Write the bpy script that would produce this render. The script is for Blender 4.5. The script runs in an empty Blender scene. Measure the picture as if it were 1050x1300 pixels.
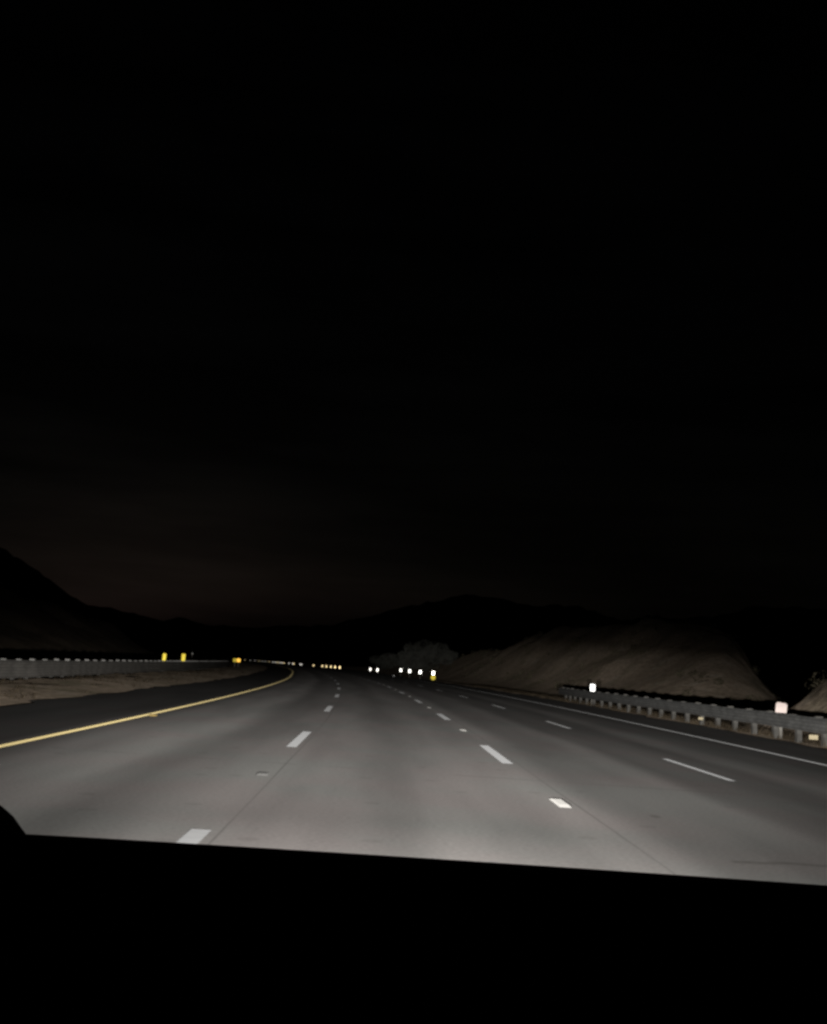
import bpy, bmesh, math, random
from mathutils import Vector, Matrix, noise

random.seed(7)
S = bpy.context.scene
C = S.collection
R_CURVE = 3600.0                      # the road bends left: x shifts by -y^2 / R_CURVE


def cx(y):
    if y <= 0:
        return 0.0
    far = y * y / R_CURVE
    near = max(0.0, y - 18) ** 2 / 2600     # the easement into the bend
    t = min(1.0, max(0.0, (y - 95) / 50))
    t = t * t * (3 - 2 * t)
    return -(near * (1 - t) + far * t)


def P(y, o, z=0.0):
    """point at distance y down the road, o metres right of the camera's track"""
    return Vector((o + cx(y), y, z))


# ------------------------------------------------------------------ helpers
def link(name, me, mat, parent=None):
    o = bpy.data.objects.new(name, me)
    C.objects.link(o)
    if mat:
        me.materials.append(mat)
    if parent:
        o.parent = parent
    return o


def obj(name, bm, mat, parent=None, smooth=False):
    me = bpy.data.meshes.new(name)
    bmesh.ops.recalc_face_normals(bm, faces=bm.faces[:])
    if smooth:
        for f in bm.faces:
            f.smooth = True
    bm.to_mesh(me)
    bm.free()
    return link(name, me, mat, parent)


def mesh(name, vs, fs, mat, parent=None, smooth=False, uv=None):
    me = bpy.data.meshes.new(name)
    me.from_pydata(vs, [], fs)
    if smooth:
        for p in me.polygons:
            p.use_smooth = True
    if uv:
        l = me.uv_layers.new(name="road")
        for lp in me.loops:
            l.data[lp.index].uv = uv[lp.vertex_index]
    me.update()
    return link(name, me, mat, parent)


def empty(name, loc, label, cat, group=None):
    o = bpy.data.objects.new(name, None)
    o.empty_display_size = 0.2
    C.objects.link(o)
    o.location = loc
    tag(o, label, cat, group)
    return o


def tag(o, label=None, cat=None, group=None, kind=None):
    if label: o["label"] = label
    if cat: o["category"] = cat
    if group: o["group"] = group
    if kind: o["kind"] = kind
    return o


def box(bm, lo, hi, bevel=0.0):
    r = bmesh.ops.create_cube(bm, size=1.0)
    vs = r["verts"]
    for v in vs:
        v.co = Vector((lo[i] + (v.co[i] + .5) * (hi[i] - lo[i]) for i in range(3)))
    if bevel:
        es = list({e for v in vs for e in v.link_edges})
        bmesh.ops.bevel(bm, geom=es, offset=bevel, segments=2, affect='EDGES')


def nz(x, y, s=1.0, seed=0.0, oct=4):
    return noise.fractal(Vector((x * s + seed, y * s - seed * .7, seed * 1.3)), 1.0, 2.0, oct)


def sst(a, b, x):
    t = min(1.0, max(0.0, (x - a) / (b - a)))
    return t * t * (3 - 2 * t)


def table(tb, x):
    if x <= tb[0][0]: return tb[0][1]
    for (a, va), (b, vb) in zip(tb, tb[1:]):
        if x <= b:
            return va + (vb - va) * (x - a) / (b - a)
    return tb[-1][1]


# ------------------------------------------------------------------ materials
class NT:
    def __init__(self, m):
        m.use_nodes = True
        self.t = m.node_tree
        self.t.nodes.clear()

    def n(self, typ, **kw):
        nd = self.t.nodes.new(typ)
        for k, v in kw.items():
            if k.startswith("i_"):
                nd.inputs[k[2:].replace("_", " ")].default_value = v
            elif k.startswith("x"):
                nd.inputs[int(k[1:])].default_value = v
            else:
                setattr(nd, k, v)
        return nd

    def l(self, a, b):
        self.t.links.new(a, b)

    def math(self, op, a, b=None, c=None, clamp=False):
        nd = self.n("ShaderNodeMath", operation=op, use_clamp=clamp)
        for i, v in enumerate((a, b, c)):
            if v is None: continue
            if isinstance(v, (int, float)): nd.inputs[i].default_value = v
            else: self.l(v, nd.inputs[i])
        return nd.outputs[0]

    def mix(self, fac, a, b, blend='MIX'):
        nd = self.n("ShaderNodeMixRGB", blend_type=blend)
        for i, v in enumerate((fac, a, b)):
            if isinstance(v, (int, float)): nd.inputs[i].default_value = v
            elif isinstance(v, tuple): nd.inputs[i].default_value = (*v, 1)
            else: self.l(v, nd.inputs[i])
        return nd.outputs[0]

    def ramp(self, fac, stops, interp='LINEAR'):
        nd = self.n("ShaderNodeValToRGB")
        cr = nd.color_ramp
        cr.interpolation = interp
        while len(cr.elements) < len(stops):
            cr.elements.new(1.0)
        for e, (p, c) in zip(cr.elements, sorted(stops)):
            e.position = p
            e.color = (c, c, c, 1) if isinstance(c, (int, float)) else (*c, 1)
        self.l(fac, nd.inputs[0])
        return nd.outputs[0]


def principled(name, col, rough=0.8, metal=0.0, noise_amt=0.25, scale=6.0, spec=0.3, col2=None, bump=0.0):
    m = bpy.data.materials.new(name)
    t = NT(m)
    b = t.n("ShaderNodeBsdfPrincipled")
    b.inputs["Roughness"].default_value = rough
    b.inputs["Metallic"].default_value = metal
    b.inputs["Specular IOR Level"].default_value = spec
    out = t.n("ShaderNodeOutputMaterial")
    tc = t.n("ShaderNodeTexCoord")
    no = t.n("ShaderNodeTexNoise")
    no.inputs["Scale"].default_value = scale
    no.inputs["Detail"].default_value = 6
    t.l(tc.outputs["Object"], no.inputs["Vector"])
    c2 = col2 or tuple(c * (1 - noise_amt) for c in col)
    fac = t.ramp(no.outputs["Fac"], [(.35, 0.0), (.65, 1.0)])
    t.l(t.mix(fac, c2, col), b.inputs["Base Color"])
    if bump:
        bp = t.n("ShaderNodeBump")
        bp.inputs["Strength"].default_value = bump
        t.l(no.outputs["Fac"], bp.inputs["Height"])
        t.l(bp.outputs[0], b.inputs["Normal"])
    t.l(b.outputs[0], out.inputs[0])
    return m


def retro(name, col, rough, base, weight=1.0):
    """reflective sheeting: light goes back towards the lamp it came from (a glossy lobe about the incoming direction)
    on top of an ordinary diffuse face"""
    m = bpy.data.materials.new(name)
    t = NT(m)
    out = t.n("ShaderNodeOutputMaterial")
    g = t.n("ShaderNodeBsdfGlossy")
    g.inputs["Color"].default_value = (*[c * weight for c in col], 1)
    g.inputs["Roughness"].default_value = rough
    geo = t.n("ShaderNodeNewGeometry")
    t.l(geo.outputs["Incoming"], g.inputs["Normal"])
    d = t.n("ShaderNodeBsdfDiffuse")
    tc = t.n("ShaderNodeTexCoord")
    no = t.n("ShaderNodeTexNoise")
    no.inputs["Scale"].default_value = 9.0
    t.l(tc.outputs["Object"], no.inputs["Vector"])
    t.l(t.mix(no.outputs["Fac"], tuple(c * .7 for c in base), base), d.inputs["Color"])
    a = t.n("ShaderNodeAddShader")
    t.l(g.outputs[0], a.inputs[0])
    t.l(d.outputs[0], a.inputs[1])
    t.l(a.outputs[0], out.inputs[0])
    return m


def paint_mat(name, col, retro_w):
    """worn thermoplastic with glass beads"""
    m = bpy.data.materials.new(name)
    t = NT(m)
    out = t.n("ShaderNodeOutputMaterial")
    tc = t.n("ShaderNodeTexCoord")
    no = t.n("ShaderNodeTexNoise")
    no.inputs["Scale"].default_value = 5.0
    no.inputs["Detail"].default_value = 8
    t.l(tc.outputs["Object"], no.inputs["Vector"])
    wear = t.ramp(no.outputs["Fac"], [(.36, .0), (.56, 1.0)])
    d = t.n("ShaderNodeBsdfDiffuse")
    t.l(t.mix(wear, tuple(c * .72 for c in col), col), d.inputs["Color"])
    g = t.n("ShaderNodeBsdfGlossy")
    g.inputs["Color"].default_value = (*[c * retro_w for c in col], 1)
    g.inputs["Roughness"].default_value = .28
    geo = t.n("ShaderNodeNewGeometry")
    t.l(geo.outputs["Incoming"], g.inputs["Normal"])
    a = t.n("ShaderNodeAddShader")
    t.l(g.outputs[0], a.inputs[0])
    t.l(d.outputs[0], a.inputs[1])
    t.l(a.outputs[0], out.inputs[0])
    return m


def add_back(t, shader, col, k, out, rough=.6):
    """rough ground seen at a grazing angle throws part of the light back where it came from"""
    g = t.n("ShaderNodeBsdfGlossy")
    g.inputs["Roughness"].default_value = rough
    geo = t.n("ShaderNodeNewGeometry")
    t.l(geo.outputs["Incoming"], g.inputs["Normal"])
    t.l(t.mix(1.0, col, (k, k, k), 'MULTIPLY'), g.inputs["Color"])
    a = t.n("ShaderNodeAddShader")
    t.l(shader, a.inputs[0])
    t.l(g.outputs[0], a.inputs[1])
    t.l(a.outputs[0], out.inputs[0])


def road_mat():
    m = bpy.data.materials.new("road_surface")
    t = NT(m)
    out = t.n("ShaderNodeOutputMaterial")
    b = t.n("ShaderNodeBsdfPrincipled")
    b.inputs["Roughness"].default_value = .9
    b.inputs["Specular IOR Level"].default_value = .15
    uv = t.n("ShaderNodeUVMap", uv_map="road")
    sp = t.n("ShaderNodeSeparateXYZ")
    t.l(uv.outputs[0], sp.inputs[0])
    o, s = sp.outputs[0], sp.outputs[1]
    # wandering edges of the wear bands
    wob = t.n("ShaderNodeTexNoise", noise_dimensions='2D')
    wob.inputs["Scale"].default_value = 1.0
    cm = t.n("ShaderNodeCombineXYZ")
    t.l(t.math('MULTIPLY', o, .35), cm.inputs[0])
    t.l(t.math('MULTIPLY', s, .05), cm.inputs[1])
    t.l(cm.outputs[0], wob.inputs["Vector"])
    ow = t.math('ADD', o, t.math('MULTIPLY', t.math('SUBTRACT', wob.outputs["Fac"], .5), .7))
    f = t.math('DIVIDE', t.math('ADD', ow, 10.0), 24.0)

    def q(x): return (x + 10.0) / 24.0
    w = (1.0, .955, .93)

    def g(v): return tuple(v * k for k in w)
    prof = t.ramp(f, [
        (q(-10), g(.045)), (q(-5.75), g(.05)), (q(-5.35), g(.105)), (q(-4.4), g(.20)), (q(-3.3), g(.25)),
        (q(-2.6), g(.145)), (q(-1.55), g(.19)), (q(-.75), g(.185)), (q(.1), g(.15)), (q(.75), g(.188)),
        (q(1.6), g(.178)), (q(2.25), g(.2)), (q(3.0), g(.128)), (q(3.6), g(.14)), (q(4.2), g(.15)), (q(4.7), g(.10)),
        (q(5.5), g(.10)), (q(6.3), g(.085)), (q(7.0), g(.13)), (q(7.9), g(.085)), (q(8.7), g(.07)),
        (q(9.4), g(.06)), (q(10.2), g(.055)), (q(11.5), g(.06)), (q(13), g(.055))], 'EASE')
    # blotches stretched along the lanes
    st = t.n("ShaderNodeTexNoise", noise_dimensions='2D')
    st.inputs["Detail"].default_value = 5
    cs = t.n("ShaderNodeCombineXYZ")
    t.l(t.math('MULTIPLY', o, .9), cs.inputs[0])
    t.l(t.math('MULTIPLY', s, .11), cs.inputs[1])
    t.l(cs.outputs[0], st.inputs["Vector"])
    st.inputs["Scale"].default_value = 1.0
    k1 = t.ramp(st.outputs["Fac"], [(.25, .82), (.5, 1.0), (.75, 1.12)])
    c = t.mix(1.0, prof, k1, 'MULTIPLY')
    # pinkish patches of cement
    pk = t.n("ShaderNodeTexNoise", noise_dimensions='2D')
    pk.inputs["Scale"].default_value = .45
    pk.inputs["Detail"].default_value = 3
    t.l(uv.outputs[0], pk.inputs["Vector"])
    c = t.mix(1.0, c, t.ramp(pk.outputs["Fac"], [(.36, (.975, 1.0, .98)), (.64, (1.03, .98, .97))]), 'MULTIPLY')
    # fine aggregate
    fine = t.n("ShaderNodeTexNoise", noise_dimensions='2D')
    fine.inputs["Scale"].default_value = 22.0
    fine.inputs["Detail"].default_value = 4
    t.l(uv.outputs[0], fine.inputs["Vector"])
    c = t.mix(1.0, c, t.ramp(fine.outputs["Fac"], [(.3, .9), (.7, 1.08)]), 'MULTIPLY')
    # sawn joints: one under each lane line, and one across every 4.6 m, uneven in strength
    seam = None
    for x in (-1.24, 2.4, 5.95, -5.45):
        d = t.math('ABSOLUTE', t.math('SUBTRACT', t.math('ADD', o, t.math('MULTIPLY', t.math('SUBTRACT', wob.outputs["Fac"], .5), .1)), x))
        v = t.math('LESS_THAN', d, .011)
        seam = v if seam is None else t.math('MAXIMUM', seam, v)
    tr = t.math('ABSOLUTE', t.math('SUBTRACT', t.math('MODULO', t.math('ADD', s, t.math('ADD', t.math('MULTIPLY', o, .09), 200.1)), 9.2), 4.6))
    tr = t.math('MULTIPLY', t.math('LESS_THAN', tr, .02), t.ramp(st.outputs["Fac"], [(.45, 0.0), (.62, .6)]))
    seam = t.math('MAXIMUM', t.math('MULTIPLY', seam, t.ramp(st.outputs["Fac"], [(.3, .05), (.65, .45)])), tr)
    onlanes = t.math('MULTIPLY', t.math('GREATER_THAN', o, -5.6), t.math('LESS_THAN', o, 6.2))
    seam = t.math('MULTIPLY', seam, onlanes)
    c = t.mix(seam, c, (.035, .033, .03))
    # tar spots and oil drips
    vo = t.n("ShaderNodeTexVoronoi", voronoi_dimensions='2D')
    vo.inputs["Scale"].default_value = .55
    t.l(uv.outputs[0], vo.inputs["Vector"])
    spot = t.math('LESS_THAN', vo.outputs["Distance"], .05)
    c = t.mix(t.math('MULTIPLY', spot, .16), c, (.05, .045, .04))
    # a tarred crack across the next lane and a small dark stain
    sc = t.math('ADD', s, t.math('MULTIPLY', t.math('SUBTRACT', st.outputs["Fac"], .5), .5))
    ck = t.math('MULTIPLY', t.ramp(t.math('ABSOLUTE', t.math('SUBTRACT', sc, 9.65)), [(.02, 1.0), (.10, 0.0)]),
                t.math('MULTIPLY', t.math('GREATER_THAN', o, 3.1), t.math('LESS_THAN', o, 4.3)))
    so_ = t.math('ADD', t.math('POWER', t.math('DIVIDE', t.math('SUBTRACT', o, 3.16), .07), 2.0), t.math('POWER', t.math('DIVIDE', t.math('SUBTRACT', s, 12.5), .16), 2.0))
    ck = t.math('MAXIMUM', ck, t.ramp(so_, [(.3, .9), (1.0, 0.0)]))
    c = t.mix(t.math('MULTIPLY', ck, t.ramp(fine.outputs["Fac"], [(.35, .25), (.6, .6)])), c, (.05, .045, .04))
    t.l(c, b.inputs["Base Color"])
    bp = t.n("ShaderNodeBump")
    bp.inputs["Strength"].default_value = .12
    bp.inputs["Distance"].default_value = .02
    t.l(fine.outputs["Fac"], bp.inputs["Height"])
    t.l(bp.outputs[0], b.inputs["Normal"])
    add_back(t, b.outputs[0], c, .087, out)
    return m


def dirt_mat():
    m = bpy.data.materials.new("dry_earth")
    t = NT(m)
    out = t.n("ShaderNodeOutputMaterial")
    b = t.n("ShaderNodeBsdfPrincipled")
    b.inputs["Roughness"].default_value = 1.0
    b.inputs["Specular IOR Level"].default_value = .05
    tc = t.n("ShaderNodeTexCoord")

    def nn(scale, detail):
        n = t.n("ShaderNodeTexNoise")
        n.inputs["Scale"].default_value = scale
        n.inputs["Detail"].default_value = detail
        t.l(tc.outputs["Object"], n.inputs["Vector"])
        return n.outputs["Fac"]
    c = t.mix(t.ramp(nn(.12, 4), [(.4, 0.0), (.6, 1.0)]), (.37, .29, .215), (.50, .395, .30))
    c = t.mix(t.ramp(nn(.3, 6), [(.52, 0.0), (.66, .6)]), c, (.22, .20, .13))       # dry scrub
    c = t.mix(t.ramp(nn(.75, 5), [(.55, 0.0), (.7, .7)]), c, (.48, .41, .33))         # pale rock
    c = t.mix(1.0, c, t.ramp(nn(3.5, 6), [(.3, .6), (.7, 1.2)]), 'MULTIPLY')
    t.l(c, b.inputs["Base Color"])
    bp = t.n("ShaderNodeBump")
    bp.inputs["Strength"].default_value = .6
    bp.inputs["Distance"].default_value = .25
    t.l(nn(1.6, 8), bp.inputs["Height"])
    t.l(bp.outputs[0], b.inputs["Normal"])
    add_back(t, b.outputs[0], c, .085, out)
    return m


M = dict(
    road=road_mat(),
    dirt=dirt_mat(),
    white=paint_mat("white_paint", (.17, .17, .172), .022),
    edgewhite=paint_mat("worn_white_paint", (.32, .32, .32), .016),
    yellow=paint_mat("yellow_paint", (.50, .40, .19), .027),
    steel=principled("galvanised_steel", (.26, .256, .248), .6, .2, .35, 3.0, .3),
    pale_steel=principled("brightened_pale_steel", (.40, .375, .345), .7, 0, .3, 1.5, .15),  # left rail steel, colour raised in place of missing beam light
    pale_wood=principled("highlight_timber", (.62, .60, .57), .9, 0, .3, 7.0, .1),  # bead highlights along the left rail top painted into this pale colour
    wood=principled("weathered_timber", (.16, .152, .14), .9, 0, .4, 7.0, .1, bump=.3),
    post=principled("marker_post", (.30, .28, .25), .8, 0, .3, 8.0),
    refl_white=retro("white_sheeting", (1, 1, 1), .45, (.5, .5, .5), .6),
    refl_far=retro("white_sheeting_far", (1, .98, .92), .28, (.5, .5, .5)),
    refl_dim=retro("dim_white_sheeting", (1, .98, .92), .5, (.4, .4, .4), .5),  # weaker return than the plain white sheeting
    refl_pink=retro("faded_white_sheeting", (1, .80, .74), .50, (.5, .45, .42), .17),
    refl_pale=retro("pale_amber_lens", (1, .86, .58), .5, (.30, .25, .16), .09),
    refl_warm=retro("cream_sheeting", (1, .80, .42), .25, (.5, .45, .35)),
    refl_yellow=retro("yellow_sheeting", (1, .80, .10), .45, (.4, .3, .03), .6),
    refl_amber=retro("amber_sheeting", (1, .55, .08), .36, (.4, .25, .03)),
    marker=retro("marker_lens", (1, .97, .92), .50, (.45, .43, .41), .036),
    marker_yellow=retro("yellow_marker_lens", (1, .7, .25), .5, (.35, .25, .08), .05),
    marker_worn=retro("worn_marker", (1, .98, .95), .5, (.17, .165, .16), .009),
    mount=principled("mountain_rock", (.07, .065, .06), 1.0, 0, .4, .01, .0),
    bark=principled("bark", (.10, .08, .06), .95, 0, .4, 5.0, .1, bump=.4),
    leaf=principled("leaf", (.23, .23, .20), .8, 0, .45, .5, .1),
    scrub=principled("scrub", (.23, .20, .135), .9, 0, .5, .3, .05),
    straw=principled("straw", (.12, .092, .062), .9, 0, .45, .5, .05),
    dash=principled("black_dashboard_vinyl", (.006, .006, .0065), .85, 0, .3, 60.0, .02, bump=.05),
    bodypaint=principled("black_car_paint", (.008, .008, .009), .3, 0, .1, 3.0, .4),
    rubber=principled("rubber", (.015, .015, .015), .9, 0, .2, 20.0, .1),
    chrome=principled("chrome", (.6, .6, .6), .15, 1.0, .05, 3.0),
)
gm = bpy.data.materials.new("headlamp_glass")
_t = NT(gm)
_o = _t.n("ShaderNodeOutputMaterial")
_e = _t.n("ShaderNodeEmission")
_e.inputs[0].default_value = (1, .93, .84, 1)
_e.inputs[1].default_value = 4.0
_t.l(_e.outputs[0], _o.inputs[0])
M['lens'] = gm

# ------------------------------------------------------------------ terrain
CREST = [(53, 0), (59, 1.2), (67, 2.5), (75, 3.5), (88, 4.7), (98, 5.9), (113, 7.1), (126, 7.6), (145, 7.4), (162, 6.9), (194, 5.4),
         (228, 3.8), (270, 2.4), (330, 1.2), (420, 0)]


def hill(y, o):
    h = 0.0
    n = nz(y, o, .035, 3.1)
    if o > 15:
        base = 18.5 + 1.8 * nz(y, 0, .05, 9.0)
        k = sst(base, base + 14, o)
        bumps = 1 + .22 * n + .12 * nz(y, o, .16, 5.0)
        fall = 1 - .75 * sst(36, 90, o)
        h += table(CREST, y) * k * bumps * fall * sst(-1.5, 17, y - o / .392 + 2.2 * nz(o, 0, .25, 12.0))
        h += 2.9 * math.exp(-((y - 42.5) / 4.5) ** 2 - ((o - 19.6) / 2.9) ** 2) * (1 + .3 * nz(y, o, .4, 2.0))
        h -= .35 * math.exp(-((o - 15.5) / 1.6) ** 2)
    if o < -14.3:
        h -= 1.8 * sst(-15, -21, o) * (1 - sst(-28, -36, o))
        h += (9.5 + 4 * n) * sst(-30, -60, o) * (1 - .8 * sst(320, 480, y)) * (1 + .12 * nz(y, o, .12, 7.0))
    if -14.3 <= o < -9:
        h += .10 * sst(-9, -12, o) * (1 + nz(y, o, .5, 1.0))
    far = sst(300, 700, abs(o))
    return h * (1 - far)


def build_ground():
    ys = []
    y = -60.0
    while y < 9000:
        ys.append(y)
        y += 6 if y < 10 else (1.6 if y < 110 else (3 if y < 260 else (10 if y < 600 else y * .12)))
    os_ = []
    o = 0.0
    while o < 9000:
        os_.append(o)
        o += 3 if o < 8 else (.8 if o < 40 else (2.5 if o < 110 else (12 if o < 260 else o * .3)))
    offs = sorted([-a for a in os_[1:]] + os_)
    vs, fs = [], []
    for y in ys:
        for o in offs:
            yy = min(y, 900)
            h = hill(y, o) + (.07 * nz(y, o, .7, 4.0) if abs(o) > 9.5 else 0)
            if -9.5 < o < 12.8:
                h = 0
            vs.append((o + cx(yy), y, h - .03))
    w = len(offs)
    for i in range(len(ys) - 1):
        for j in range(w - 1):
            a = i * w + j
            fs.append((a, a + 1, a + w + 1, a + w))
    g = mesh("ground", vs, fs, M['dirt'], smooth=True)
    return tag(g, kind="structure")


build_ground()


def strip(name, y0, y1, o0, o1, z, mat, parent=None, step=4.0, jag=0.0):
    n = max(1, int(math.ceil((y1 - y0) / step)))
    k = 1 if (o1 - o0) < 1 else max(2, int((o1 - o0) / 1.5))
    vs, fs, uv = [], [], []
    for i in range(n + 1):
        y = y0 + (y1 - y0) * i / n
        for j in range(k + 1):
            o = o0 + (o1 - o0) * j / k
            if jag and j in (0, k):
                o += jag * nz(y, j, .35, 6.0)
            vs.append(P(y, o, z)[:])
            uv.append((o, y))
    for i in range(n):
        for j in range(k):
            a = i * (k + 1) + j
            fs.append((a, a + 1, a + k + 2, a + k + 1))
    return mesh(name, vs, fs, mat, parent, uv=uv)


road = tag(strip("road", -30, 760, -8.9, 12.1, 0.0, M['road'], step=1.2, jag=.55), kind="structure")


# painted markings
def markings(name, segs, o, w, z, mat):
    vs, fs, uv = [], [], []
    for (a, b) in segs:
        n = max(1, int((b - a) / 3))
        base = len(vs)
        for i in range(n + 1):
            y = a + (b - a) * i / n
            for s in (-.5, .5):
                e = .008 * nz(y, s, 2.0, 8.0)
                vs.append(P(y, o + s * w + e, z)[:])
                uv.append((o + s * w, y))
        for i in range(n):
            q = base + 2 * i
            fs.append((q, q + 1, q + 3, q + 2))
    return tag(mesh(name, vs, fs, mat, road, uv=uv))


def dashes(first, length, cyc=14.63, end=330):
    r, y = [], first
    while y < end:
        r.append((y, y + length))
        y += cyc
    return r


L_LEFT, L_RIGHT, L_FAR, L_EDGE, L_YEL = -1.40, 2.21, 5.69, 9.27, -5.33
markings("yellow_edge_line", [(-20, 420)], L_YEL, .145, .004, M['yellow'])
markings("white_edge_line", [(-20, 420)], L_EDGE, .13, .004, M['edgewhite'])
markings("lane_line", [(4.0, 9.7)] + dashes(19.3, 4.4), L_LEFT - .02, .175, .004, M['white'])
markings("lane_line", dashes(18.5 - 14.63 * 2, 4.2), L_RIGHT, .18, .004, M['white'])
markings("lane_line", dashes(17.7 - 14.63 * 2, 4.2), L_FAR, .125, .004, M['white'])


# raised pavement markers
def marker(y, o, mat, label, group, w=.14, d=.6, h=.02):
    bm = bmesh.new()
    pts = [(-w / 2, -d / 2, 0), (w / 2, -d / 2, 0), (w / 2, d / 2, 0), (-w / 2, d / 2, 0),
           (-w * .38, -d * .34, h), (w * .38, -d * .34, h), (w * .38, d * .34, h), (-w * .38, d * .34, h)]
    v = [bm.verts.new(p) for p in pts]
    for f in ((0, 1, 5, 4), (1, 2, 6, 5), (2, 3, 7, 6), (3, 0, 4, 7), (4, 5, 6, 7), (3, 2, 1, 0)):
        bm.faces.new([v[i] for i in f])
    o_ = obj("pavement_marker", bm, mat)
    o_.location = P(y, o, .0045)
    o_.rotation_euler = (0, 0, math.atan2(2 * y, R_CURVE))
    return tag(o_, label, "road marker", group)


ORD = ["nearest", "second nearest", "third nearest", "fourth nearest", "fifth nearest", "sixth nearest", "seventh nearest",
       "eighth nearest", "ninth nearest"]
for k in range(8):
    marker(13.2 + 14.63 * k, L_RIGHT, M['marker'],
           "%s white marker between the dashes of the lane line right of the car" % ORD[k], "white markers along the lane line",
           d=.8 if k == 0 else .6)
marker(14.5, L_LEFT, M['marker_worn'], "worn grey marker with no shine beyond the nearest dash on the left lane line", "worn markers", .15, .3, .012)
marker(26.1, L_YEL + .2, M['marker_yellow'], "small yellow marker beside the solid yellow edge line", "yellow markers", .15, .3, .02)
marker(173, 10.6, M['refl_white'], "lone tiny white marker low on the shoulder below the row of four reflectors", "shoulder markers", .25, .3, .09)


# ------------------------------------------------------------------ guardrails
def beam_mesh(name, prof, y0, y1, off, mat, parent, step=1.9, facing=1, terminal=False):
    vs, fs = [], []
    n = int((y1 - y0) / step)
    w = len(prof)
    for i in range(n + 1):
        y = y0 + (y1 - y0) * i / n
        dz = .012 * nz(y, 0, .3, 2.2)
        do = .03 * nz(y, 5, .12, 2.7)
        flare = 0.0
        if terminal and y > y1 - 12:
            flare = .5 * ((y - (y1 - 12)) / 12) ** 2
        for (a, z) in prof:
            vs.append(P(y, off + facing * a + do + flare, z + dz)[:])
    for i in range(n):
        for j in range(w - 1):
            q = i * w + j
            fs.append((q, q + 1, q + w + 1, q + w))
    o = mesh(name, vs, fs, mat, parent)
    md = o.modifiers.new("thick", 'SOLIDIFY')
    md.thickness = .006
    return o


def wprof(z0, z1, waves, depth=.083):
    pr = []
    n = waves * 8
    for i in range(n + 1):
        t = i / n
        pr.append((-depth * (.5 - .5 * math.cos(2 * math.pi * waves * t)), z0 + (z1 - z0) * t))
    return pr


def guardrail(label, y0, y1, off, zb, zt, waves, facing, post_h, spacing, terminal=False, mat='steel'):
    root = empty("guardrail", P(y0, off), label, "guardrail")

    def to_local(o):
        o.matrix_parent_inverse = Matrix.Translation(-root.location)
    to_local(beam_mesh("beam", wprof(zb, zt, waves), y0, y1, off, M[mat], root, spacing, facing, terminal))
    bm = bmesh.new()
    box(bm, (-.075, -.1, -.05), (.075, .1, post_h), .012)
    post0 = obj("post", bm, M['wood'], root)
    bm = bmesh.new()
    box(bm, (-.10, -.09, zb + .02), (.10, .09, zt + (.06 if waves == 3 else .035)), .012)
    blk0 = obj("blockout", bm, M['pale_wood'] if waves == 3 else M['wood'], post0)  # left rail blocks carry the painted bead highlights
    y, i = y0 + .3, 0
    while y < y1 - .2:
        if i == 0:
            p, b = post0, blk0
        else:
            p = post0.copy(); C.objects.link(p); p.parent = root
            b = blk0.copy(); C.objects.link(b); b.parent = p
        fl = .5 * ((y - (y1 - 12)) / 12) ** 2 if terminal and y > y1 - 12 else 0
        p.location = P(y, off + facing * .285 + fl) - root.location
        p.location.z = random.uniform(-.02, .015)
        p.rotation_euler = (random.uniform(-.015, .015), random.uniform(-.015, .015), math.atan2(2 * y, R_CURVE))
        b.location = (-facing * .18, 0, 0)
        y += spacing
        i += 1
    return root


rail_r = guardrail("grey steel guardrail on short timber posts below the lit brown hillside on the right",
                   12.0, 72.5, 12.45, .34, .76, 2, 1, .74, 1.905, True)
rail_l = guardrail("long grey median guardrail beyond the bare brown verge and the yellow line",
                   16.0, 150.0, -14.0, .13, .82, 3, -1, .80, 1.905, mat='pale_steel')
for y, z in ((31.6, .2), (42.2, .22)):
    bm = bmesh.new()
    k = 1.0 if y < 40 else .7
    box(bm, (-.13 * k, -.012, -.065 * k), (.13 * k, .012, .065 * k), .006)
    r = obj("post_reflector", bm, M['refl_pale'], rail_r)
    r.location = P(y, 12.52, z) - rail_r.location


# ------------------------------------------------------------------ delineator posts
def delineator(y, o, z, w, h, mat, label, cat="reflector", group=None, ground=0.0, extra=None, postw=.05, tilt=None):
    root = empty("reflector_post", P(y, o, ground), label, cat, group)
    bm = bmesh.new()
    box(bm, (-postw, -.02, -.1), (postw, .02, z - ground + h * .35), .008)
    obj("post", bm, M['post'], root)
    bm = bmesh.new()
    box(bm, (-w / 2, -.034, -h / 2), (w / 2, -.022, h / 2))  # panel outline enlarged, bloom around the reflector put into its size
    es = [e for e in bm.edges if abs(e.verts[0].co.y - e.verts[1].co.y) > .005]
    bmesh.ops.bevel(bm, geom=es, offset=min(w, h) * .10, segments=3, affect='EDGES')
    p = obj("reflector_panel", bm, mat, root)
    p.location = (0, 0, z - ground)
    p.rotation_euler = (0, tilt if tilt is not None else random.uniform(-.04, .04), 0)
    if extra:
        bm = bmesh.new()
        bmesh.ops.create_cone(bm, cap_ends=True, segments=20, radius1=extra[1], radius2=extra[1], depth=.012,
                              matrix=Matrix.Translation((0, -.03, extra[0] - ground)) @ Matrix.Rotation(math.pi / 2, 4, 'X'))
        obj("yellow_reflector", bm, M['refl_yellow'], root)["label"] = "round yellow reflector below the white panel"
    root.rotation_euler = (0, 0, math.atan2(2 * y, R_CURVE))
    return root


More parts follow.
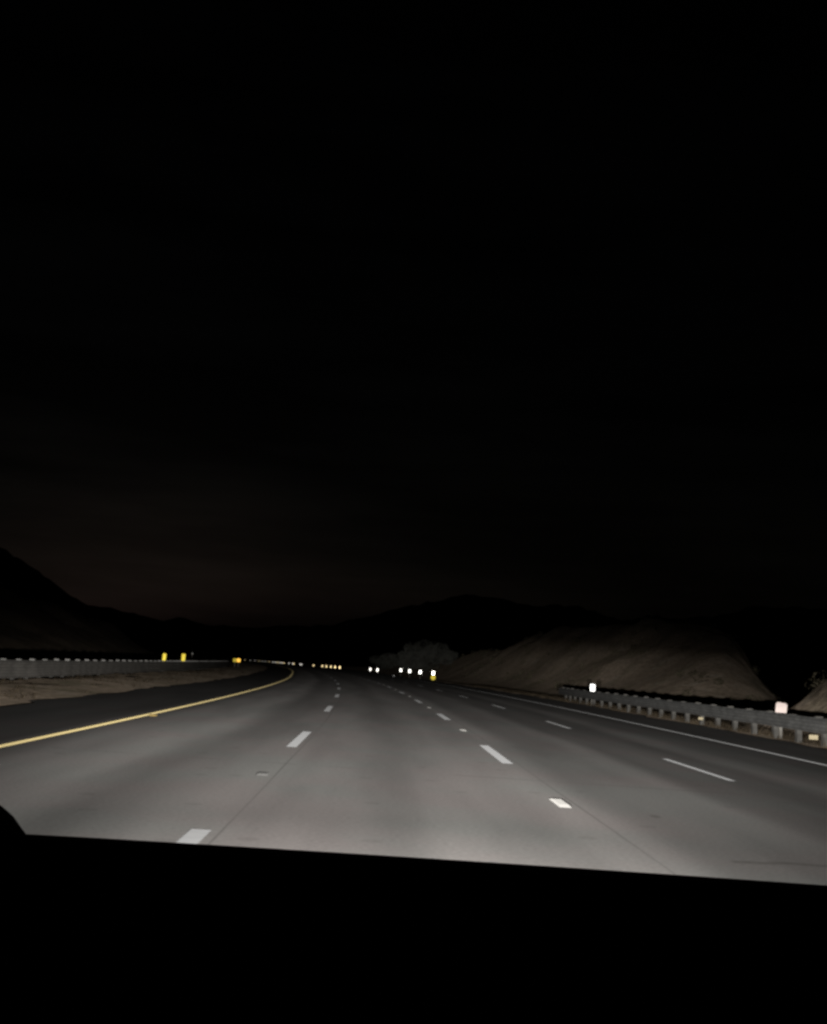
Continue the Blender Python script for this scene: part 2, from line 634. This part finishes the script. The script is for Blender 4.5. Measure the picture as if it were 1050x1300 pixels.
delineator(35, 12.85, .90, .36, .36, M['refl_pink'], "large square pinkish white reflector panel above the right guardrail", tilt=.10)
delineator(62.3, 12.75, .96, .27, .40, M['refl_white'], "bright white upright reflector panel in front of the lit brown hillside")
gB = "row of four white reflectors on the bend"
delineator(138, 12.0, .95, .31, .44, M['refl_far'], "white reflector with round yellow one under it, by the foot of the hillside", group=gB, extra=(.40, .30))
for k, (y, z) in enumerate(((152, .93), (164.5, .93), (176, .94))):
    delineator(y, 12.0, z, .31, .44, M['refl_far'],
               "%s plain white reflector past the white and yellow one on the bend" % ["first", "second", "third"][k], group=gB)
for k, y in enumerate((211, 223)):
    delineator(y, 12.0, .62, .36, .55, M['refl_far'],
               ["nearer", "farther"][k] + " of the pair of white reflectors alone before the dark trees", group="pair of white reflectors")
NTH = ["first", "second", "third", "fourth", "fifth", "sixth", "seventh", "eighth", "ninth", "tenth", "eleventh", "twelfth",
       "thirteenth", "fourteenth", "fifteenth", "sixteenth", "seventeenth", "eighteenth", "nineteenth", "twentieth"]
for k, y in enumerate((281.5, 291.5, 300.5, 310.5, 319.5)):
    delineator(y, 12.0, .38, .34, .55, M['refl_warm'], "%s nearest of five cream reflectors evenly spaced along the far curve" % NTH[k],
               group="five cream reflectors on the far curve")
FARS = [340, 369, 372, 388, 391, 400, 413, 418, 423, 429, 435, 442, 452, 462, 470, 479, 490, 503, 518, 535]
for k, y in enumerate(FARS):
    delineator(y, 12.0, .30, .42 if k < 12 else .3, .42 if k < 12 else .3, M['refl_far'] if k % 3 else M['refl_warm'],
               "%s nearest reflector in the thin distant trail past the five cream ones" % NTH[k],
               group="trail of distant reflectors")
delineator(82, -14.2, 1.14, .24, .52, M['refl_yellow'], "nearest yellow upright reflector, standing tallest over the left guardrail", group="yellow reflectors")
delineator(93, -14.15, 1.16, .30, .60, M['refl_yellow'], "second yellow upright reflector over the left guardrail, wider than its neighbour", group="yellow reflectors")
delineator(155, -13.4, 1.0, .5, .5, M['refl_yellow'], "first of two adjoining amber reflectors at the far end of the left guardrail", group="paired amber reflectors")
delineator(158, -13.0, 1.0, .5, .5, M['refl_amber'], "second and more orange of two adjoining reflectors past the left guardrail", group="paired amber reflectors")
delineator(170, -20.5, 1.55, .2, .2, M['refl_dim'], "lone dim white reflector on a tall post beyond the left guardrail", ground=hill(170, -20.5))


# ------------------------------------------------------------------ vegetation
def leaf_cloud(bm, clumps, count, size, rnd):
    for _ in range(count):
        c, r = rnd.choice(clumps)
        while True:
            d = Vector((rnd.uniform(-1, 1), rnd.uniform(-1, 1), rnd.uniform(-1, 1)))
            if .25 < d.length < 1: break
        d = d.normalized() * (d.length ** .5)
        p = c + Vector((d.x * r.x, d.y * r.y, d.z * r.z))
        a = Vector((rnd.gauss(0, 1), rnd.gauss(0, 1), rnd.gauss(0, 1))).normalized()
        b = a.orthogonal().normalized()
        s = size * rnd.uniform(.6, 1.4)
        vs = [bm.verts.new(p + a * s), bm.verts.new(p + b * s * .5), bm.verts.new(p - a * s), bm.verts.new(p - b * s * .5)]
        bm.faces.new(vs)


def tube(bm, p0, p1, r0, r1, seg=7):
    d = (p1 - p0)
    q = d.to_track_quat('Z', 'Y').to_matrix().to_4x4()
    bmesh.ops.create_cone(bm, cap_ends=True, segments=seg, radius1=r0, radius2=r1, depth=d.length,
                          matrix=Matrix.Translation((p0 + p1) / 2) @ q)


def tree(y, o, h, w, label, seed):
    rnd = random.Random(seed)
    g = hill(y, o)
    root = empty("tree", P(y, o, g - .1), label, "tree", "trees where the road bends")
    bm = bmesh.new()
    tube(bm, Vector((0, 0, -.2)), Vector((.1, 0, h * .35)), .28, .2)
    tips = []
    for k in range(7):
        a = k * 2.4 + rnd.random()
        e = Vector((math.cos(a) * w * .33, math.sin(a) * w * .33, h * rnd.uniform(.5, .85)))
        tube(bm, Vector((.1, 0, h * rnd.uniform(.2, .34))), e, .12, .035, 5)
        tips.append(e)
    obj("trunk", bm, M['bark'], root)
    bm = bmesh.new()
    clumps = [(t, Vector((w * .24, w * .24, h * .17)) * rnd.uniform(.7, 1.25)) for t in tips]
    clumps += [(Vector((rnd.uniform(-.35, .35) * w, rnd.uniform(-.35, .35) * w, h * rnd.uniform(.25, .6))), Vector((w * .2, w * .2, h * .15))) for _ in range(6)]
    clumps.append((Vector((0, 0, h * .84)), Vector((w * .22, w * .22, h * .16))))
    leaf_cloud(bm, clumps, 3600, .135, rnd)
    obj("crown", bm, M['leaf'], root)


for i, (y, o, h, w, lab) in enumerate([
    (205, 18.0, 4.6, 6.0, "low round grey-green tree closest to the pair of white reflectors"),
    (214, 21.0, 6.6, 8.0, "tallest round crowned tree where the road bends, above the white reflectors"),
    (206, 23.0, 4.9, 6.5, "broad low tree between the tallest round tree and the hillside"),
    (240, 19.5, 4.2, 6.5, "dim spreading tree behind the pair of white reflectors"),
    (262, 21.0, 4.4, 8.0, "faintest farthest tree beside the five cream reflectors"),
]):
    tree(y, o, h, w, lab, 40 + i)

rnd = random.Random(5)
bm = bmesh.new()
for _ in range(240):                                        # scrub on the right hillside
    y = rnd.uniform(52, 250)
    o = rnd.uniform(19, 45)
    h = hill(y, o)
    if h < .3: continue
    r = rnd.uniform(.25, .85) * rnd.uniform(.6, 1)
    leaf_cloud(bm, [(P(y, o, h + r * .35), Vector((r, r, r * .7)))], 46, .11, rnd)
for _ in range(14):
    y = rnd.uniform(36, 47); o = rnd.uniform(17, 22)
    h = hill(y, o)
    if h < .4: continue
    r = rnd.uniform(.2, .5)
    leaf_cloud(bm, [(P(y, o, h + r * .35), Vector((r, r, r * .7)))], 40, .08, rnd)
tag(obj("scrub_vegetation", bm, M['scrub']), "dry brown and olive scrub scattered over the lit right hillside", "scrub", kind="stuff")

bm = bmesh.new()
for _ in range(3200):                                       # dry grass on the left verge and under both rails
    y = rnd.uniform(18, 110)
    if rnd.random() < .5:
        o = rnd.uniform(-13.7, -9.6) if rnd.random() < .6 else rnd.uniform(-17, -13.2)
        if nz(y, o, .35, 11.0) < -.02: continue
    else:
        o = rnd.uniform(12.55, 13.4) if rnd.random() < .75 else rnd.uniform(12.6, 16.5)  # extra tufts added behind the right rail to brighten its gaps
    z = hill(y, o) - .04
    for k in range(7):
        a = rnd.uniform(0, 6.28)
        hh = rnd.uniform(.04, .15) * (1.8 if 12 < o < 13.5 else 1)  # added tufts stand taller to catch the headlights
        p = P(y + rnd.gauss(0, .09), o + rnd.gauss(0, .09), z)
        t = Vector((math.cos(a), math.sin(a), 0))
        tip = p + t * hh * .5 + Vector((0, 0, hh))
        s = Vector((-t.y, t.x, 0)) * .014
        bm.faces.new([bm.verts.new(p - s), bm.verts.new(p + s), bm.verts.new(tip)])
tag(obj("dry_grass", bm, M['straw']), "short dry straw coloured grass on the verges beside the guardrails", "grass", kind="stuff")


# ------------------------------------------------------------------ mountains
def ridge(name, pts, dist, depth, seed, rough):
    """pts: (bearing slope x/y, height slope z/y) of the crest seen down the road"""
    xs = [p[0] * dist for p in pts]
    hs = [p[1] * dist for p in pts]
    tb = list(zip(xs, hs))
    n, k = 170, 26
    vs, fs = [], []
    for i in range(n + 1):
        x = xs[0] + (xs[-1] - xs[0]) * i / n
        h = table(tb, x)
        for j in range(k + 1):
            t = j / k * 2 - 1
            prof = max(0.0, 1 - abs(t) ** 1.35)
            y = dist + t * depth
            z = h * prof * (1 + (rough * nz(x / dist, y / dist, 16, seed, 5)) ) + h * .06 * nz(x / dist, y / dist, 60, seed, 4) * prof
            vs.append((x * (1 + t * depth / dist * .6), y, z - 6))
    for i in range(n):
        for j in range(k):
            a = i * (k + 1) + j
            fs.append((a, a + k + 1, a + k + 2, a + 1))
    return tag(mesh(name, vs, fs, M['mount'], smooth=True), kind="structure")


def pix(x, y):
    rx, ry = x - 482, y - 845
    return ((rx * .998 + ry * .061) / 1400, -(-rx * .061 + ry * .998) / 1400)


ridge("mountain", [pix(-900, 700), pix(-500, 620), pix(-180, 640), pix(0, 694), pix(60, 730), pix(110, 760), pix(160, 774), pix(230, 786), pix(330, 832)],
      1500, 420, 2.0, .10)
ridge("mountain", [pix(150, 800), pix(230, 784), pix(330, 796), pix(420, 792), pix(480, 780), pix(530, 764), pix(570, 757), pix(640, 762), pix(720, 772),
                   pix(850, 780), pix(1050, 770), pix(1400, 790), pix(1800, 900)], 3200, 700, 6.0, .12)

# ------------------------------------------------------------------ the car we sit in
car = empty("car", (.31, 0, 0), "black car interior, its level dashboard top dark across the bottom of the view", "car")
CX = car.location.x


def surf(name, rows, mat, parent, thick=.01, smooth=True):
    w = len(rows[0])
    vs = [p for r in rows for p in r]
    fs = [(i * w + j, i * w + j + 1, (i + 1) * w + j + 1, (i + 1) * w + j) for i in range(len(rows) - 1) for j in range(w - 1)]
    vs = [(v[0] - CX, v[1], v[2]) for v in vs]
    o = mesh(name, vs, fs, mat, parent, smooth)
    return o


# dashboard: crest of its top at y = .80 m, 9.8 degrees under eye level, falling to the windscreen and rounding down to the cabin
EYE = 1.47
crest = EYE - .80 * 242 / 1400
rows = []
for (y, dz) in ((1.32, -.125), (1.15, -.085), (1.0, -.05), (.9, -.022), (.84, -.006), (.80, 0), (.765, -.003), (.735, -.014), (.715, -.034), (.70, -.07), (.69, -.14),
                (.66, -.22), (.64, -.34), (.66, -.46), (.72, -.58), (.80, -.70)):
    r = []
    for i in range(61):
        x = -.56 + 1.74 * i / 60
        e = abs((x - .31) / .87)
        r.append((x, y + .05 * (1 - e * e) * (1 if y > .8 else .3), crest + dz - .0124 * (x + .07) - .004 * max(0, e - .6)))
    rows.append(r)
surf("dashboard", rows, M['dash'], car)
# instrument hood in front of the driver
rows = []
for j in range(13):
    t = j / 12
    y = .58 + .30 * t
    r = []
    for i in range(33):
        u = i / 32 * 2 - 1
        x = -.412 + .18 * u
        prof = (1 - abs(u) ** 10)
        r.append((x, y, crest - .071 + (.117 * prof) * (1 - .25 * (1 - t)) * (1 if t < .7 else 1 - .35 * ((t - .7) / .3) ** 2)))
    rows.append(r)
surf("instrument_hood", rows, M['dash'], car).modifiers.new("thick", 'SOLIDIFY').thickness = .02
# glove box lid and centre screen surround on the cabin face
bm = bmesh.new()
box(bm, (.52, .655, crest - .50), (.95, .70, crest - .27), .012)
o = obj("glove_box", bm, M['dash'], car)
bm = bmesh.new()
box(bm, (-.08 - 0, .635, crest - .34), (.22, .70, crest - .12), .012)
o = obj("centre_console", bm, M['dash'], car)
# steering wheel
bm = bmesh.new()
for i in range(48):
    pass
segs, rs = 48, 10
for i in range(segs):
    a = 2 * math.pi * i / segs
    for j in range(rs):
        b = 2 * math.pi * j / rs
        rr = .18 + .016 * math.cos(b)
        bm.verts.new((rr * math.cos(a), rr * math.sin(a), .016 * math.sin(b)))
bm.verts.ensure_lookup_table()
for i in range(segs):
    for j in range(rs):
        bm.faces.new([bm.verts[i * rs + j], bm.verts[((i + 1) % segs) * rs + j], bm.verts[((i + 1) % segs) * rs + (j + 1) % rs], bm.verts[i * rs + (j + 1) % rs]])
box(bm, (-.17, -.022, -.012), (.17, .022, .012), .008)
box(bm, (-.022, -.17, -.012), (.022, .02, .012), .008)
bmesh.ops.create_cone(bm, cap_ends=True, segments=24, radius1=.075, radius2=.06, depth=.05)
sw = obj("steering_wheel", bm, M['rubber'], car, True)
sw.location = (-.445 - CX, .44, crest - .24)
sw.rotation_euler = (math.radians(66), 0, 0)
# bonnet and nose
rows = []
for j in range(15):
    t = j / 14
    y = 1.36 + 1.16 * t
    r = []
    for i in range(33):
        u = i / 32 * 2 - 1
        x = .31 + u * (.90 - .10 * t ** 3)
        z = 1.135 - .13 * t - .10 * max(0, t - .8) / .2 * max(0, t - .8) / .2 - .07 * abs(u) ** 4 + .012 * math.exp(-((abs(u) - .6) / .12) ** 2)
        r.append((x, y - .16 * u * u * t, z))
    rows.append(r)
surf("bonnet", rows, M['bodypaint'], car).modifiers.new("thick", 'SOLIDIFY').thickness = .02
rows = []
for j in range(9):
    t = j / 8
    r = []
    for i in range(33):
        u = i / 32 * 2 - 1
        r.append((.31 + u * .80, 2.50 - .16 * u * u + .10 * math.sin(math.pi * t), .90 - .55 * t))
    rows.append(r)
surf("front_bumper", rows, M['bodypaint'], car)
for s in (-1, 1):
    rows = []
    for j in range(9):
        t = j / 8
        rows.append([(.31 + s * (.90 - .08 * (i / 12) ** 3 + .03 * math.sin(math.pi * t)), 1.36 + 1.0 * i / 12, 1.06 - .10 * i / 12 - .42 * t) for i in range(13)])
    surf("front_wing", rows, M['bodypaint'], car)
    bm = bmesh.new()
    bmesh.ops.create_cone(bm, cap_ends=True, segments=28, radius1=.36, radius2=.36, depth=.22, matrix=Matrix.Rotation(math.pi / 2, 4, 'Y'))
    wh = obj("wheel", bm, M['rubber'], car)
    wh.location = (s * .76, 1.75, .36)
    bm = bmesh.new()
    bmesh.ops.create_cone(bm, cap_ends=True, segments=24, radius1=.22, radius2=.18, depth=.24, matrix=Matrix.Rotation(math.pi / 2, 4, 'Y'))
    obj("rim", bm, M['chrome'], wh)
    bm = bmesh.new()
    box(bm, (-.17, -.16, -.075), (.17, 0, .075), .03)
    hl = obj("headlight", bm, M['chrome'], car)
    hl.location = (s * .66, 2.53, .80)
    bm = bmesh.new()
    bmesh.ops.create_uvsphere(bm, u_segments=18, v_segments=10, radius=.055)
    for v in bm.verts: v.co.y *= .5
    ln = obj("lens", bm, M['lens'], hl, True)
    ln.location = (0, .005, 0)


# ------------------------------------------------------------------ light: the car's own headlights
def headlamp(x):
    ld = bpy.data.lights.new("headlight_beam", 'SPOT')
    ld.energy = HEAD_POWER
    ld.color = (1.0, .985, .95)
    ld.spot_size = math.radians(150)
    ld.spot_blend = .3
    ld.shadow_soft_size = .05
    ld.use_nodes = True
    nt = ld.node_tree
    em = next(n for n in nt.nodes if n.type == 'EMISSION')
    t = NT.__new__(NT)
    t.t = nt
    geo = t.n("ShaderNodeNewGeometry")
    sp = t.n("ShaderNodeSeparateXYZ")
    t.l(geo.outputs["Incoming"], sp.inputs[0])
    el = t.math('MULTIPLY', t.math('ARCSINE', sp.outputs[2]), 180 / math.pi)      # beam elevation, degrees
    az = t.math('MULTIPLY', t.math('ARCTAN2', sp.outputs[0], sp.outputs[1]), 180 / math.pi)
    f = t.math('DIVIDE', t.math('ADD', el, 12.0), 18.0, clamp=True)

    def q(e): return (e + 12) / 18
    v = t.math('MULTIPLY', t.ramp(f, [(q(e), a / 1.0) for e, a in BEAM]), 1.0)
    wd = t.n('ShaderNodeMapRange')                    # the high beam is narrower than the low beam
    wd.inputs[1].default_value, wd.inputs[2].default_value = -1.0, .7
    wd.inputs[3].default_value, wd.inputs[4].default_value = AZS, AZH
    t.l(el, wd.inputs[0])
    a = t.math('DIVIDE', t.math('SUBTRACT', az, AZ0), wd.outputs[0])
    g = t.math('POWER', 2.718, t.math('MULTIPLY', t.math('MULTIPLY', a, a), -1.0))
    t.l(t.math('MULTIPLY', v, g), em.inputs["Strength"])
    o = bpy.data.objects.new("headlight_beam", ld)
    C.objects.link(o)
    o.parent = car
    o.location = (x, 2.62, .80)
    o.rotation_euler = (math.pi / 2, 0, 0)


HEAD_POWER = 62800
AZ0, AZS, AZH = 2.5, 26.0, 14.5
BEAM = [(-12, .05), (-5.5, .10), (-4.3, .17), (-3, .29), (-2.3, .40), (-1.3, .54), (-.75, .72), (-.3, .8), (0, .90), (.35, 1.0), (1.0, .98), (1.5, .68), (2.2, .19), (3.2, .06), (5.5, .004)]
for s in (-1, 1):
    headlamp(s * .66)

# ------------------------------------------------------------------ night sky with the last glow on the horizon
w = bpy.data.worlds.new("World")
S.world = w
w.use_nodes = True
nt = w.node_tree
nt.nodes.clear()
t = NT.__new__(NT)
t.t = nt
SUN_EL, SUN_AZ = math.radians(-1.2), math.radians(-13)
sky = t.n("ShaderNodeTexSky", sky_type='NISHITA')
sky.sun_disc = False
sky.sun_elevation = SUN_EL
sky.sun_rotation = SUN_AZ
sky.air_density = 1.0
sky.dust_density = 2.0
tc = t.n("ShaderNodeTexCoord")
mp = t.n("ShaderNodeMapping")
mp.inputs["Scale"].default_value = (2.2, 2.2, 16.0)
t.l(tc.outputs["Generated"], mp.inputs["Vector"])
no = t.n("ShaderNodeTexNoise")
no.inputs["Scale"].default_value = 1.3
no.inputs["Detail"].default_value = 6
t.l(mp.outputs[0], no.inputs["Vector"])
cl = t.ramp(no.outputs["Fac"], [(.35, .45), (.65, 1.0)])
bg = t.n("ShaderNodeBackground")
bg.inputs["Strength"].default_value = .0026
hs = t.n("ShaderNodeHueSaturation")
hs.inputs["Saturation"].default_value = .26
t.l(sky.outputs[0], hs.inputs["Color"])
ga = t.n("ShaderNodeGamma")
ga.inputs["Gamma"].default_value = 2.0
t.l(hs.outputs[0], ga.inputs["Color"])
t.l(t.mix(1.0, ga.outputs[0], cl, 'MULTIPLY'), bg.inputs["Color"])
wo = t.n("ShaderNodeOutputWorld")
t.l(bg.outputs[0], wo.inputs[0])

sun = bpy.data.lights.new("sun", 'SUN')
sun.energy = .0004
sun.angle = math.radians(10)
sun.color = (1, .7, .5)
so = bpy.data.objects.new("sun", sun)
C.objects.link(so)
d = Vector((math.sin(SUN_AZ) * math.cos(SUN_EL), math.cos(SUN_AZ) * math.cos(SUN_EL), math.sin(SUN_EL)))
so.rotation_euler = d.to_track_quat('Z', 'Y').to_euler()

# ------------------------------------------------------------------ camera
cam = bpy.data.cameras.new("camera")
cam.sensor_fit = 'VERTICAL'
cam.sensor_height = 24
cam.sensor_width = 24
cam.lens = 1400 / 1300 * 24
cam.clip_start = .02
cam.clip_end = 30000
co = bpy.data.objects.new("camera", cam)
C.objects.link(co)
d = Vector((-43, -195, -1400)).normalized()
l = Vector((.998, -.061, 0))
u = l.cross(d).normalized()
r = d.cross(u).normalized()
m3 = Matrix((r, d, u))
co.matrix_world = Matrix.Translation((0, 0, EYE)) @ m3.to_4x4()
S.camera = co

S.view_settings.view_transform = 'Standard'
S.view_settings.look = 'None'
S.view_settings.exposure = 0
S.view_settings.gamma = 1
S.render.film_transparent = False
S.cycles.filter_width = 2.8
S.cycles.max_bounces = 4
S.cycles.use_denoising = True
